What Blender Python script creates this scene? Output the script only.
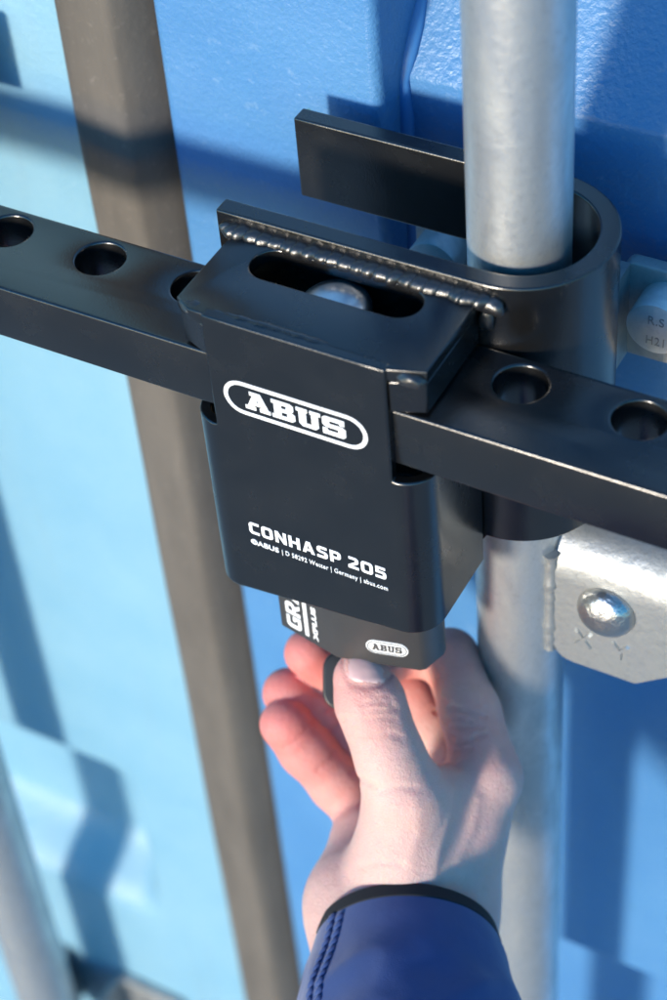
import bpy, bmesh, math, random
import numpy as np
from mathutils import Vector, Matrix, noise
random.seed(7); np.random.seed(7)
PI = math.pi
for o in list(bpy.data.objects): bpy.data.objects.remove(o)
sc = bpy.context.scene
COL = sc.collection
# ------------------------------------------------------------------ camera
CAM_R = np.array([[0.87804717, 0.47357597, -0.06898532],
                  [0.29466118, -0.64855802, -0.70181713],
                  [-0.37710471, 0.59590125, -0.70900898]])     # rows: right, down, forward in world axes
CAM_C = np.array([0.21401339, -0.46495111, 0.3969484])
cam = bpy.data.cameras.new('camera'); camo = bpy.data.objects.new('camera', cam); COL.objects.link(camo)
m = Matrix.Identity(4)
for i in range(3):
    m[i][0] = CAM_R[0][i]; m[i][1] = -CAM_R[1][i]; m[i][2] = -CAM_R[2][i]; m[i][3] = CAM_C[i]
camo.matrix_world = m
cam.sensor_fit = 'VERTICAL'; cam.sensor_height = 36.0; cam.sensor_width = 24.0
cam.lens = 1.99133*36
cam.clip_start = 0.01; cam.clip_end = 3000
cam.dof.use_dof = True; cam.dof.focus_distance = 0.675; cam.dof.aperture_fstop = 7.5; cam.dof.aperture_blades = 7
sc.camera = camo
# ------------------------------------------------------------------ sky, sun, exposure
SUN_EL = math.radians(10.0)
SUN_AZ = math.radians(8.0)          # sun stands in front of the doors, a little to the left
w = bpy.data.worlds.new('World'); sc.world = w; w.use_nodes = True
nt = w.node_tree
bg = nt.nodes['Background']
sky = nt.nodes.new('ShaderNodeTexSky'); sky.sky_type = 'NISHITA'; sky.sun_disc = False
sky.air_density = 1.0; sky.dust_density = .4; sky.ozone_density = 3.0
sky.sun_elevation = SUN_EL; sky.sun_rotation = PI + SUN_AZ
hs = nt.nodes.new('ShaderNodeHueSaturation'); hs.inputs['Saturation'].default_value = 1.6; hs.inputs['Value'].default_value = 1.4
nt.links.new(sky.outputs[0], hs.inputs['Color']); nt.links.new(hs.outputs[0], bg.inputs[0]); bg.inputs[1].default_value = 0.15
sl = bpy.data.lights.new('sun', 'SUN'); sl.energy = 2.6; sl.angle = math.radians(7.0); sl.color = (1, .90, .78)
so = bpy.data.objects.new('sun', sl); COL.objects.link(so)
sd = Vector((math.sin(SUN_AZ)*math.cos(SUN_EL), math.cos(SUN_AZ)*math.cos(SUN_EL), -math.sin(SUN_EL)))
so.rotation_euler = sd.to_track_quat('-Z', 'Y').to_euler()
so.location = (-.3, -3, 1)
sc.view_settings.view_transform = 'Standard'; sc.view_settings.look = 'None'
sc.view_settings.gamma = 1; sc.view_settings.use_curve_mapping = False
sc.view_settings.exposure = 1.08
# ------------------------------------------------------------------ materials
def mat(name, col, rough=.5, metal=0., **k):
    mt = bpy.data.materials.new(name); mt.use_nodes = True
    b = mt.node_tree.nodes['Principled BSDF']
    b.inputs['Base Color'].default_value = (*col, 1); b.inputs['Roughness'].default_value = rough
    b.inputs['Metallic'].default_value = metal
    for q, v in k.items(): b.inputs[q.replace('_', ' ')].default_value = v
    return mt
def N(mt, t): return mt.node_tree.nodes.new(t)
def L(mt, a, b): mt.node_tree.links.new(a, b)
def B(mt): return mt.node_tree.nodes['Principled BSDF']
def coord(mt, scale=(1, 1, 1)):
    g = N(mt, 'ShaderNodeNewGeometry'); mp = N(mt, 'ShaderNodeMapping'); mp.inputs['Scale'].default_value = scale
    L(mt, g.outputs['Position'], mp.inputs['Vector']); return mp.outputs[0]
def nz(mt, scale, detail=3, rough=.55, cs=(1, 1, 1), dist=0):
    n = N(mt, 'ShaderNodeTexNoise'); n.inputs['Scale'].default_value = scale; n.inputs['Detail'].default_value = detail
    n.inputs['Roughness'].default_value = rough; n.inputs['Distortion'].default_value = dist
    L(mt, coord(mt, cs), n.inputs['Vector']); return n.outputs['Fac']
def ramp(mt, fac, stops):
    r = N(mt, 'ShaderNodeValToRGB'); e = r.color_ramp.elements
    while len(e) < len(stops): e.new(.5)
    for el, (p, c) in zip(e, stops):
        el.position = p; el.color = (*c, 1) if len(c) == 3 else c
    L(mt, fac, r.inputs[0]); return r.outputs[0]
def mixc(mt, f, a, b, mode='MIX'):
    x = N(mt, 'ShaderNodeMix'); x.data_type = 'RGBA'; x.blend_type = mode
    for s, v in ((0, f), (6, a), (7, b)):
        if hasattr(v, 'links'): L(mt, v, x.inputs[s])
        elif s == 0: x.inputs[0].default_value = v
        else: x.inputs[s].default_value = (*v, 1)
    return x.outputs[2]
def mth(mt, op, a, b=0.):
    x = N(mt, 'ShaderNodeMath'); x.operation = op
    for s, v in ((0, a), (1, b)):
        if hasattr(v, 'links'): L(mt, v, x.inputs[s])
        else: x.inputs[s].default_value = v
    return x.outputs[0]
def bump(mt, h, dist, strength=1., normal=None):
    b = N(mt, 'ShaderNodeBump'); b.inputs['Distance'].default_value = dist; b.inputs['Strength'].default_value = strength
    L(mt, h, b.inputs['Height'])
    if normal is not None: L(mt, normal, b.inputs['Normal'])
    return b.outputs[0]

M = {}
# black powder coat
def black_coat(name, base, rough, orange=.00006):
    mt = mat(name, base, rough)
    B(mt).inputs['IOR'].default_value = 1.75
    g = lambda v: (v, v, v)
    L(mt, ramp(mt, nz(mt, 55, 4, .6), [(.3, g(rough-.03)), (.75, g(rough+.05))]), B(mt).inputs['Roughness'])
    dust = ramp(mt, nz(mt, 900, 2, .5), [(.70, g(0)), (.79, g(1))])
    c = mixc(mt, mth(mt, 'MULTIPLY', dust, .045), base, (.5, .48, .45))
    film = ramp(mt, nz(mt, 28, 5, .65), [(.45, g(0)), (.8, g(1))])
    c = mixc(mt, mth(mt, 'MULTIPLY', film, .008), c, (.45, .43, .4))
    L(mt, c, B(mt).inputs['Base Color'])
    n1 = bump(mt, nz(mt, 1500, 2, .5), orange, .7)
    n2 = bump(mt, nz(mt, 120, 2, .5), .0002, .25, n1)
    L(mt, n2, B(mt).inputs['Normal'])
    return mt
M['coat'] = black_coat('black_powder_coat', (.0048, .0048, .005), .25)
M['coat_gloss'] = black_coat('black_coat_over_weld', (.011, .011, .012), .33, .0001)
M['padlock'] = black_coat('padlock_plastic_coat', (.030, .0285, .027), .44, .0001)
M['key'] = mat('black_key_plastic', (.012, .012, .012), .45)
M['white'] = mat('white_print', (.78, .78, .78), .5)
L(M['white'], ramp(M['white'], nz(M['white'], 900, 4, .7), [(.3, (.42, .42, .42)), (.46, (.74, .74, .73)), (.7, (.82, .82, .82))]), B(M['white']).inputs['Base Color'])
# galvanised steel
def galv(name, c0, c1, rough, metal, str_=.0002):
    mt = mat(name, c0, rough, metal)
    g = lambda v: (v, v, v)
    a = nz(mt, 70, 6, .7, (1, 1, .45), .6); b = nz(mt, 420, 3, .6)
    c = mixc(mt, ramp(mt, a, [(.35, g(0)), (.68, g(1))]), c0, c1)
    c = mixc(mt, mth(mt, 'MULTIPLY', ramp(mt, b, [(.55, g(0)), (.75, g(1))]), .3), c, tuple(v*.62 for v in c1))
    L(mt, c, B(mt).inputs['Base Color'])
    L(mt, ramp(mt, a, [(.3, g(rough-.1)), (.7, g(rough+.14))]), B(mt).inputs['Roughness'])
    n1 = bump(mt, nz(mt, 260, 4, .6), str_, .8)
    n2 = bump(mt, nz(mt, 45, 3, .6, (1, 1, .5)), .0009, .35, n1)
    L(mt, n2, B(mt).inputs['Normal'])
    return mt
M['galv'] = galv('galvanised_rod', (.64, .65, .65), (.46, .48, .49), .38, .82)
M['galv_plate'] = galv('galvanised_plate', (.40, .41, .41), (.26, .28, .29), .46, .7, .0004)
M['galv_flange'] = galv('galvanised_flange', (.40, .40, .40), (.27, .28, .29), .45, .3, .0004)
M['galv_bolt'] = galv('galvanised_bolt', (.66, .67, .67), (.52, .54, .55), .4, .45, .0003)
M['bolt'] = mat('bright_zinc_bolt', (.5, .5, .49), .36, 1.0)
M['steel'] = mat('brushed_steel', (.6, .62, .64), .3, 1.0)
# blue container paint
def paint(name, c0, c1):
    mt = mat(name, c0, .42)
    g = lambda v: (v, v, v)
    a = nz(mt, 9, 5, .6); b = nz(mt, 160, 4, .65)
    c = mixc(mt, ramp(mt, a, [(.35, g(0)), (.7, g(1))]), c0, c1)
    c = mixc(mt, mth(mt, 'MULTIPLY', ramp(mt, b, [(.62, g(0)), (.72, g(1))]), .12), c, (.45, .55, .6))
    v = N(mt, 'ShaderNodeTexVoronoi'); v.inputs['Scale'].default_value = 60
    L(mt, coord(mt), v.inputs['Vector'])
    chip = ramp(mt, v.outputs['Distance'], [(.045, g(1)), (.07, g(0))])
    chip = mth(mt, 'MULTIPLY', chip, ramp(mt, nz(mt, 14, 2), [(.52, g(0)), (.6, g(1))]))
    c = mixc(mt, mth(mt, 'MULTIPLY', chip, .8), c, (.05, .16, .18))
    run = ramp(mt, nz(mt, 55, 4, .6, (1, 1, .05), .3), [(.56, g(0)), (.78, g(1))])
    c = mixc(mt, mth(mt, 'MULTIPLY', run, .22), c, (.16, .22, .26))
    L(mt, c, B(mt).inputs['Base Color'])
    L(mt, ramp(mt, nz(mt, 30, 4), [(.3, g(.34)), (.7, g(.5))]), B(mt).inputs['Roughness'])
    n1 = bump(mt, nz(mt, 430, 3, .55), .0009, .6)
    n2 = bump(mt, nz(mt, 22, 2, .5), .004, .2, n1)
    L(mt, n2, B(mt).inputs['Normal'])
    return mt
M['paint'] = paint('blue_container_paint', (.054, .175, .375), (.070, .205, .405))
M['paint_pale'] = paint('pale_blue_container_paint', (.155, .325, .445), (.20, .37, .475))  # paler blue, used over the whole left-hand door
M['seal'] = mat('blue_painted_sealant', (.05, .19, .45), .45)
# gasket rubber
mt = mat('dusty_rubber', (.2, .18, .16), .62)
g = lambda v: (v, v, v)
a = nz(mt, 26, 6, .65, (1, 1, .25)); b = nz(mt, 300, 3, .6)
c = mixc(mt, ramp(mt, a, [(.3, g(0)), (.72, g(1))]), (.068, .060, .052), (.125, .110, .094))
c = mixc(mt, mth(mt, 'MULTIPLY', ramp(mt, b, [(.6, g(0)), (.75, g(1))]), .25), c, (.25, .22, .19))
L(mt, c, B(mt).inputs['Base Color']); L(mt, bump(mt, b, .0004, .5), B(mt).inputs['Normal'])
M['gasket'] = mt
# concrete yard below, out of frame, that the black metal mirrors
mt = mat('concrete', (.34, .33, .31), .9)
L(mt, mixc(mt, nz(mt, 3, 6, .6), (.26, .25, .24), (.40, .39, .37)), B(mt).inputs['Base Color'])
M['concrete'] = mt
# skin
mt = mat('skin', (.6, .4, .32), .48)
at = N(mt, 'ShaderNodeAttribute'); at.attribute_name = 'pink'
mot = nz(mt, 120, 4, .6)
c = mixc(mt, ramp(mt, mot, [(.3, g(0)), (.7, g(1))]), (.60, .365, .31), (.68, .44, .385))
c = mixc(mt, mth(mt, 'MULTIPLY', at.outputs['Fac'], .9), c, (.64, .18, .16))
c = mixc(mt, mth(mt, 'MULTIPLY', ramp(mt, nz(mt, 60, 4, .7), [(.45, g(0)), (.72, g(1))]), .4), c, (.56, .25, .22))
L(mt, c, B(mt).inputs['Base Color'])
p = B(mt); p.inputs['Subsurface Weight'].default_value = .5; p.inputs['Subsurface Radius'].default_value = (1, .28, .16)
p.inputs['Subsurface Scale'].default_value = .008
vo = N(mt, 'ShaderNodeTexVoronoi'); vo.inputs['Scale'].default_value = 1100; vo.feature = 'DISTANCE_TO_EDGE'
L(mt, coord(mt, (1, 1, .8)), vo.inputs['Vector'])
n1 = bump(mt, ramp(mt, vo.outputs['Distance'], [(0, g(0)), (.22, g(1))]), .00018, .6)
n2 = bump(mt, nz(mt, 420, 4, .65, (1, 1, 1), 1.2), .0006, .6, n1)
n2 = bump(mt, nz(mt, 110, 3, .6, (1, .6, 1), .8), .0014, .35, n2)
L(mt, n2, p.inputs['Normal'])
M['skin'] = mt
mt = mat('nail', (.60, .385, .36), .3); B(mt).inputs['Subsurface Weight'].default_value = .2
B(mt).inputs['Subsurface Scale'].default_value = .003
M['nail'] = mt
mt = mat('blue_softshell', (.012, .035, .155), .75)
B(mt).inputs['Sheen Weight'].default_value = .25
c = mixc(mt, nz(mt, 60, 4, .6), (.014, .042, .150), (.022, .058, .20))
L(mt, c, B(mt).inputs['Base Color'])
wv = nz(mt, 2600, 1, .5)
n1 = bump(mt, wv, .0002, .5); n2 = bump(mt, nz(mt, 70, 3, .5), .0014, .35, n1)
L(mt, n2, B(mt).inputs['Normal'])
M['fabric'] = mt
M['trim'] = mat('black_binding', (.008, .009, .012), .85)
L(M['trim'], bump(M['trim'], nz(M['trim'], 2200, 2), .0002, .6), B(M['trim']).inputs['Normal'])
M['thread'] = mat('dark_blue_thread', (.012, .03, .12), .7)

# ------------------------------------------------------------------ mesh helpers
def link(name, me, mt, parent=None):
    o = bpy.data.objects.new(name, me); COL.objects.link(o)
    if mt: me.materials.clear(); me.materials.append(M[mt])
    if parent is not None: o.parent = parent
    return o
def smooth(me, ang=38):
    me.shade_smooth(); me.set_sharp_from_angle(angle=math.radians(ang)); return me
def tag(o, label=None, cat=None, group=None, kind=None):
    for k, v in (('label', label), ('category', cat), ('group', group), ('kind', kind)):
        if v: o[k] = v
    return o
def empty(name, loc=(0, 0, 0)):
    o = bpy.data.objects.new(name, None); COL.objects.link(o); o.location = loc; o.empty_display_size = .02
    return o
def arc(cx, cy, r, a0, a1, n):
    return [(cx+r*math.cos(math.radians(a0+(a1-a0)*i/n)), cy+r*math.sin(math.radians(a0+(a1-a0)*i/n))) for i in range(n+1)]
def rrect(x0, y0, x1, y1, r, n=6):
    return arc(x1-r, y0+r, r, -90, 0, n)+arc(x1-r, y1-r, r, 0, 90, n)+arc(x0+r, y1-r, r, 90, 180, n)+arc(x0+r, y0+r, r, 180, 270, n)
def circle(cx, cy, r, n=40): return arc(cx, cy, r, 0, 360-360/n, n-1)
def plate_mesh(loops, thick, bevel, res=2):
    """flat piece in local XY, centred on z=0, with holes and rounded edges"""
    cu = bpy.data.curves.new('tmp', 'CURVE'); cu.dimensions = '2D'; cu.fill_mode = 'BOTH'
    cu.extrude = max(thick/2-bevel, 0); cu.bevel_depth = bevel; cu.bevel_resolution = res; cu.offset = -bevel
    for lp in loops:
        s = cu.splines.new('POLY'); s.points.add(len(lp)-1); s.use_cyclic_u = True
        for q, (x, y) in zip(s.points, lp): q.co = (x, y, 0, 1)
    o = bpy.data.objects.new('tmp', cu); COL.objects.link(o)
    bpy.context.view_layer.update()
    me = bpy.data.meshes.new_from_object(o.evaluated_get(bpy.context.evaluated_depsgraph_get()))
    bpy.data.objects.remove(o); bpy.data.curves.remove(cu)
    bm = bmesh.new(); bm.from_mesh(me); bmesh.ops.remove_doubles(bm, verts=bm.verts, dist=1e-6); bm.to_mesh(me); bm.free()
    return me
def frame(origin, xd, yd):
    x = Vector(xd).normalized(); y = Vector(yd); y = (y-x*y.dot(x)).normalized(); z = x.cross(y)
    mm = Matrix.Identity(4)
    for i in range(3): mm[i][0] = x[i]; mm[i][1] = y[i]; mm[i][2] = z[i]; mm[i][3] = origin[i]
    return mm
def plate(name, loops, thick, bevel, mt, parent, origin, xd=(1, 0, 0), yd=(0, 1, 0), res=2):
    me = plate_mesh(loops, thick, bevel, res); me.transform(frame(origin, xd, yd)); smooth(me)
    return link(name, me, mt, parent)
def from_bm(bm, name, mt, parent=None, ang=38):
    bmesh.ops.recalc_face_normals(bm, faces=bm.faces)
    me = bpy.data.meshes.new(name); bm.to_mesh(me); bm.free(); smooth(me, ang)
    return link(name, me, mt, parent)
def bevelmod(o, wdt, seg=2, ang=35):
    b = o.modifiers.new('bevel', 'BEVEL'); b.width = wdt; b.segments = seg; b.limit_method = 'ANGLE'; b.angle_limit = math.radians(ang)
    b.harden_normals = False
    return o
def box_bm(bm, x0, x1, y0, y1, z0, z1):
    v = [bm.verts.new(p) for p in ((x0,y0,z0),(x1,y0,z0),(x1,y1,z0),(x0,y1,z0),(x0,y0,z1),(x1,y0,z1),(x1,y1,z1),(x0,y1,z1))]
    for f in ((0,1,2,3),(4,5,6,7),(0,1,5,4),(1,2,6,5),(2,3,7,6),(3,0,4,7)): bm.faces.new([v[i] for i in f])
def lathe(name, prof, mt, parent, origin, axis, n=40, ang=38):
    """profile (radius, height) turned about axis"""
    ax = Vector(axis).normalized(); q = ax.to_track_quat('Z', 'Y'); bm = bmesh.new(); rings = []
    for r, h in prof:
        if r < 1e-7: rings.append([bm.verts.new(q @ Vector((0, 0, h))+Vector(origin))])
        else: rings.append([bm.verts.new(q @ Vector((r*math.cos(2*PI*i/n), r*math.sin(2*PI*i/n), h))+Vector(origin)) for i in range(n)])
    for a, b in zip(rings, rings[1:]):
        for i in range(n):
            j = (i+1) % n
            if len(a) == 1 and len(b) == 1: continue
            if len(a) == 1: bm.faces.new((a[0], b[i], b[j]))
            elif len(b) == 1: bm.faces.new((a[i], a[j], b[0]))
            else: bm.faces.new((a[i], a[j], b[j], b[i]))
    return from_bm(bm, name, mt, parent, ang)
def sheet(name, cols, rows, solid, mt, parent, bev=.0006):
    """bent sheet metal: cols(i, j)->(outer xy, inner xy), rows = z values, solid[i][j] cell mask"""
    bm = bmesh.new(); cache = {}
    def vt(i, j, k):
        key = (i, j, k)
        return cache.setdefault(key, None) or cache.__setitem__(key, bm.verts.new((*cols[i][k], rows[j] if not callable(rows[j]) else rows[j](cols[i][0][0])))) or cache[key]
    ni, nj = len(cols)-1, len(rows)-1
    S = lambda i, j: 0 <= i < ni and 0 <= j < nj and solid(i, j)
    for i in range(ni):
        for j in range(nj):
            if not S(i, j): continue
            for k in (0, 1): bm.faces.new((vt(i,j,k), vt(i+1,j,k), vt(i+1,j+1,k), vt(i,j+1,k)))
            for (di, dj, a, b) in ((-1,0,(i,j),(i,j+1)),(1,0,(i+1,j),(i+1,j+1)),(0,-1,(i,j),(i+1,j)),(0,1,(i,j+1),(i+1,j+1))):
                if not S(i+di, j+dj): bm.faces.new((vt(*a,0), vt(*b,0), vt(*b,1), vt(*a,1)))
    o = from_bm(bm, name, mt, parent)
    return bevelmod(o, bev)
def text_mesh(body, size, bold=0., spacing=1., sx=1.):
    cu = bpy.data.curves.new('t', 'FONT'); cu.body = body; cu.size = size; cu.offset = bold; cu.space_character = spacing
    cu.extrude = .00012; cu.align_x = 'LEFT'; cu.resolution_u = 4
    o = bpy.data.objects.new('t', cu); COL.objects.link(o); bpy.context.view_layer.update()
    me = bpy.data.meshes.new_from_object(o.evaluated_get(bpy.context.evaluated_depsgraph_get()))
    bpy.data.objects.remove(o); bpy.data.curves.remove(cu)
    xs = [v.co.x for v in me.vertices]; x0, x1 = min(xs), max(xs)
    for v in me.vertices: v.co.x = (v.co.x-x0)*sx
    return me, (x1-x0)*sx
def text(name, body, x0, x1, height, origin, xd, yd, parent, bold=0., spacing=1., mt='white'):
    me, wd = text_mesh(body, height/.70, bold, spacing)
    k = (x1-x0)/wd
    for v in me.vertices: v.co.x = v.co.x*k+x0
    me.transform(frame(origin, xd, yd))
    return link(name, me, mt, parent)

# emblem letters (unit height 10)
LET = [
 (11, [[(0,0),(0,2),(1,2),(3.4,8),(2.2,8),(2.2,10),(7,10),(10.2,2),(11,2),(11,0),(6.2,0),(6.2,2),(6.9,2),(6.6,2.8),(4.2,2.8),(3.9,2),(4.6,2),(4.6,0)],
       [(4.9,4.7),(5.9,4.7),(5.4,6.4)]]),
 (10, [[(0,0),(0,2),(1,2),(1,8),(0,8),(0,10),(8,10),(9.5,9),(9.5,6.3),(8.6,5.2),(10,4.2),(10,1.2),(8.6,0)],
       [(4.2,2.1),(6.6,2.1),(6.6,4.1),(4.2,4.1)], [(4.2,6.1),(6.3,6.1),(6.3,7.9),(4.2,7.9)]]),
 (10.4, [[(0,10),(0,8),(1,8),(1,1.5),(2.5,0),(8,0),(9.4,1.5),(9.4,8),(10.4,8),(10.4,10),(5.8,10),(5.8,8),(6.4,8),(6.4,2.2),(4.2,2.2),(4.2,8),(4.8,8),(4.8,10)]]),
 (9.8, [[(0,0),(0,3.4),(2,3.4),(2.4,2.3),(6.6,2.3),(6.6,4),(1.4,4),(0,5.2),(0,8.8),(1.2,10),(9.4,10),(9.4,6.8),(7.4,6.8),(7.2,7.8),(3.1,7.8),(3.1,6.2),(8.4,6.2),(9.8,5),(9.8,1.2),(8.6,0)]])]
def emblem_loops(cx, cy, wd, ht, gap=.7):
    tot = sum(l[0] for l in LET)+gap*3; x = 0; out = []
    for wl, lps in LET:
        for lp in lps: out.append([(cx+((x+px)/tot-.5)*wd, cy+(py/10-.5)*ht) for px, py in lp])
        x += wl+gap
    return out
OO = [(2,0),(7,0),(8.4,.8),(9,2),(9,8),(8.4,9.2),(7,10),(2,10),(.6,9.2),(0,8),(0,2),(.6,.8)]
OH = [(3.2,2.2),(5.8,2.2),(6.4,2.8),(6.4,7.2),(5.8,7.8),(3.2,7.8),(2.6,7.2),(2.6,2.8)]
PH = [(2.6,5.3),(5.3,5.3),(5.8,5.8),(5.8,7.4),(5.3,7.9),(2.6,7.9)]
GLY = {
 'C': (8, [[(2,0),(8,0),(8,2.2),(3.2,2.2),(2.6,2.8),(2.6,7.2),(3.2,7.8),(8,7.8),(8,10),(2,10),(.6,9.2),(0,8),(0,2),(.6,.8)]]),
 'O': (9, [OO, OH]), '0': (9, [OO, OH]),
 'N': (8.8, [[(0,0),(2.5,0),(2.5,6),(6.3,0),(8.8,0),(8.8,10),(6.3,10),(6.3,4),(2.5,10),(0,10)]]),
 'H': (8.8, [[(0,0),(2.6,0),(2.6,4),(6.2,4),(6.2,0),(8.8,0),(8.8,10),(6.2,10),(6.2,6.1),(2.6,6.1),(2.6,10),(0,10)]]),
 'A': (9.5, [[(0,0),(2.7,0),(3.3,1.9),(6.2,1.9),(6.8,0),(9.5,0),(6.3,10),(3.2,10)], [(3.9,3.8),(5.6,3.8),(4.75,7)]]),
 'S': (8.3, [[(0,0),(6.4,0),(7.8,.8),(8.3,2),(8.3,4),(7.7,5.2),(6.4,5.9),(3,6.3),(2.6,6.7),(2.6,7.4),(3,7.8),(7.8,7.8),(7.8,10),(2,10),(.6,9.2),(0,8),(0,6.4),(.6,5.2),(1.8,4.5),(5.3,4.1),(5.7,3.7),(5.7,2.6),(5.3,2.2),(0,2.2)]]),
 'P': (8.4, [[(0,0),(2.6,0),(2.6,3.2),(6.2,3.2),(7.7,3.9),(8.4,5.2),(8.4,8),(7.7,9.3),(6.2,10),(0,10)], PH]),
 'R': (8.6, [[(0,0),(2.6,0),(2.6,3.2),(3.6,3.2),(5.6,0),(8.6,0),(6.4,3.4),(7.7,4.2),(8.4,5.4),(8.4,8),(7.7,9.3),(6.2,10),(0,10)], PH]),
 'G': (8.4, [[(2,0),(8.4,0),(8.4,5.6),(4.8,5.6),(4.8,3.8),(5.9,3.8),(5.9,2.2),(3.2,2.2),(2.6,2.8),(2.6,7.2),(3.2,7.8),(8,7.8),(8,10),(2,10),(.6,9.2),(0,8),(0,2),(.6,.8)]]),
 'I': (2.6, [[(0,0),(2.6,0),(2.6,10),(0,10)]]), 'T': (8.4, [[(2.9,0),(5.5,0),(5.5,7.8),(8.4,7.8),(8.4,10),(0,10),(0,7.8),(2.9,7.8)]]),
 '2': (8, [[(0,0),(8,0),(8,2.2),(3.4,2.2),(7.2,4.9),(8,6.2),(8,8),(7.3,9.3),(6,10),(.6,10),(.6,7.8),(5,7.8),(5.4,7.4),(5.4,6.6),(5,6.1),(0,2.6)]]),
 '5': (8.2, [[(0,0),(6.2,0),(7.6,.7),(8.2,2),(8.2,4.6),(7.6,5.8),(6.2,6.4),(2.6,6.4),(2.6,7.8),(7.6,7.8),(7.6,10),(.2,10),(.2,4.4),(5.2,4.4),(5.6,4),(5.6,2.6),(5.2,2.2),(0,2.2)]])}
def word_loops(word, x0, x1, base, ht, gap=1.7):
    x = 0; items = []
    for ch in word:
        if ch == ' ': x += 3.6; continue
        wl, lps = GLY[ch]; items.append((x, lps)); x += wl+gap
    k = (x1-x0)/(x-gap)
    return [[(x0+(x_+px)*k, base+py/10*ht) for px, py in lp] for x_, lps in items for lp in lps]
def stadium(cx, cy, wd, ht, n=14):
    r = ht/2
    return arc(cx+wd/2-r, cy, r, -90, 90, n)+arc(cx-wd/2+r, cy, r, 90, 270, n)

# ------------------------------------------------------------------ setting: yard, container doors
bm = bmesh.new(); s = 400
f_ = [bm.verts.new(p) for p in ((-s,-s,-1.25),(s,-s,-1.25),(s,s,-1.25),(-s,s,-1.25))]; bm.faces.new(f_)
tag(from_bm(bm, 'ground', 'concrete'), kind='structure')

def profile_panel(name, x0, x1, prof, thick, parent, nx=2):
    """panel of constant thickness following a (z, y) profile, folded edges rounded"""
    bm = bmesh.new(); cols = []
    for i in range(nx+1):
        x = x0+(x1-x0)*i/nx
        cols.append(([bm.verts.new((x, y, z)) for z, y in prof], [bm.verts.new((x, y+thick, z)) for z, y in prof]))
    n = len(prof)
    for (a, a2), (b, b2) in zip(cols, cols[1:]):
        for j in range(n-1):
            bm.faces.new((a[j], b[j], b[j+1], a[j+1])); bm.faces.new((a2[j], b2[j], b2[j+1], a2[j+1]))
        for j in (0, n-1): bm.faces.new((a[j], b[j], b2[j], a2[j]))
    for a, a2 in (cols[0], cols[-1]):
        for j in range(n-1): bm.faces.new((a[j], a[j+1], a2[j+1], a2[j]))
    o = from_bm(bm, name, 'paint', parent, 30)
    return bevelmod(o, .008, 4, 12)
YS = .048
# right-hand door: stile and recessed corrugated panel with sealant in the corner
rd = tag(empty('container_door', (.3, .06, -1.1)), 'blue painted corrugated container door behind the galvanised rod, right of the gasket', 'door', 'container doors')
def P_(o, par): o.parent = par; o.matrix_parent_inverse = par.matrix_basis.inverted(); return o
def loc_parent(o, par):   # geometry is written in world axes; keep it there
    o.parent = par; o.matrix_parent_inverse = Matrix.Translation(par.location).inverted(); return o
bm = bmesh.new(); box_bm(bm, -.168, -.0755, YS, .12, -1.15, .55)
o = bevelmod(from_bm(bm, 'door_stile', 'paint'), .004, 4); loc_parent(o, rd)
PR = [(-1.15, .066), (-.72, .066), (-.68, .098), (-.56, .098), (-.515, .066), (.0, .066), (.05, .1), (.2, .1), (.25, .066), (.55, .066)]
o = profile_panel('corrugated_panel', -.078, .75, PR, .003, None); loc_parent(o, rd)
bm = bmesh.new(); prev = None
for i in range(150):
    z = -.75+i*.0085
    y = np.interp(z, [q[0] for q in PR], [q[1] for q in PR])
    r = .0035+.0009*math.sin(i*1.7)+.0008*noise.noise(Vector((i*.6, 3, 1)))
    ring = [bm.verts.new((-.0752+r*math.cos(a)*.9, y-.0003-r*math.sin(a)*.9, z)) for a in (-.6, 0, .4, .8, 1.2, 1.6, 2.2)]
    if prev:
        for a, b, c_, d in zip(prev, prev[1:], ring[1:], ring): bm.faces.new((a, b, c_, d))
    prev = ring
o = from_bm(bm, 'sealant_bead', 'seal', None, 80); loc_parent(o, rd)
# left-hand door
ld = tag(empty('container_door', (-.5, .06, -1.1)), 'blue painted container door left of the grey rubber gasket', 'door', 'container doors')
zs = sorted(set(list(np.linspace(-1.15, -.70, 6))+list(np.linspace(-.70, -.46, 61))+list(np.linspace(-.46, .55, 8))))
xs = sorted(set(list(np.linspace(-1.0, -.34, 8))+list(np.linspace(-.34, -.24, 31))+[-.2085]))
sst = lambda t: min(max(t, 0), 1)**2*(3-2*min(max(t, 0), 1))
def ypress(x, z):      # pressed recess: ends before the stile
    dz = np.interp(z, [-.655, -.61, -.535, -.497], [0, 1, 1, 0]); dx = np.interp(x, [-.285, -.262], [1, 0])
    return .05+.033*sst(min(dz, 1)*dx) if False else .05+.033*sst(dz)*sst(dx)
bm = bmesh.new()
fv = [[bm.verts.new((x, ypress(x, z), z)) for z in zs] for x in xs]; bv = [[bm.verts.new((x, ypress(x, z)+.003, z)) for z in zs] for x in xs]
for lst in (fv, bv):
    for a, b in zip(lst, lst[1:]):
        for j in range(len(zs)-1): bm.faces.new((a[j], b[j], b[j+1], a[j+1]))
for i in (0, -1):
    for j in range(len(zs)-1): bm.faces.new((fv[i][j], fv[i][j+1], bv[i][j+1], bv[i][j]))
for j in (0, -1):
    for i in range(len(xs)-1): bm.faces.new((fv[i][j], fv[i+1][j], bv[i+1][j], bv[i][j]))
o = from_bm(bm, 'pressed_panel', 'paint_pale', None, 60); loc_parent(o, ld)
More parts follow.
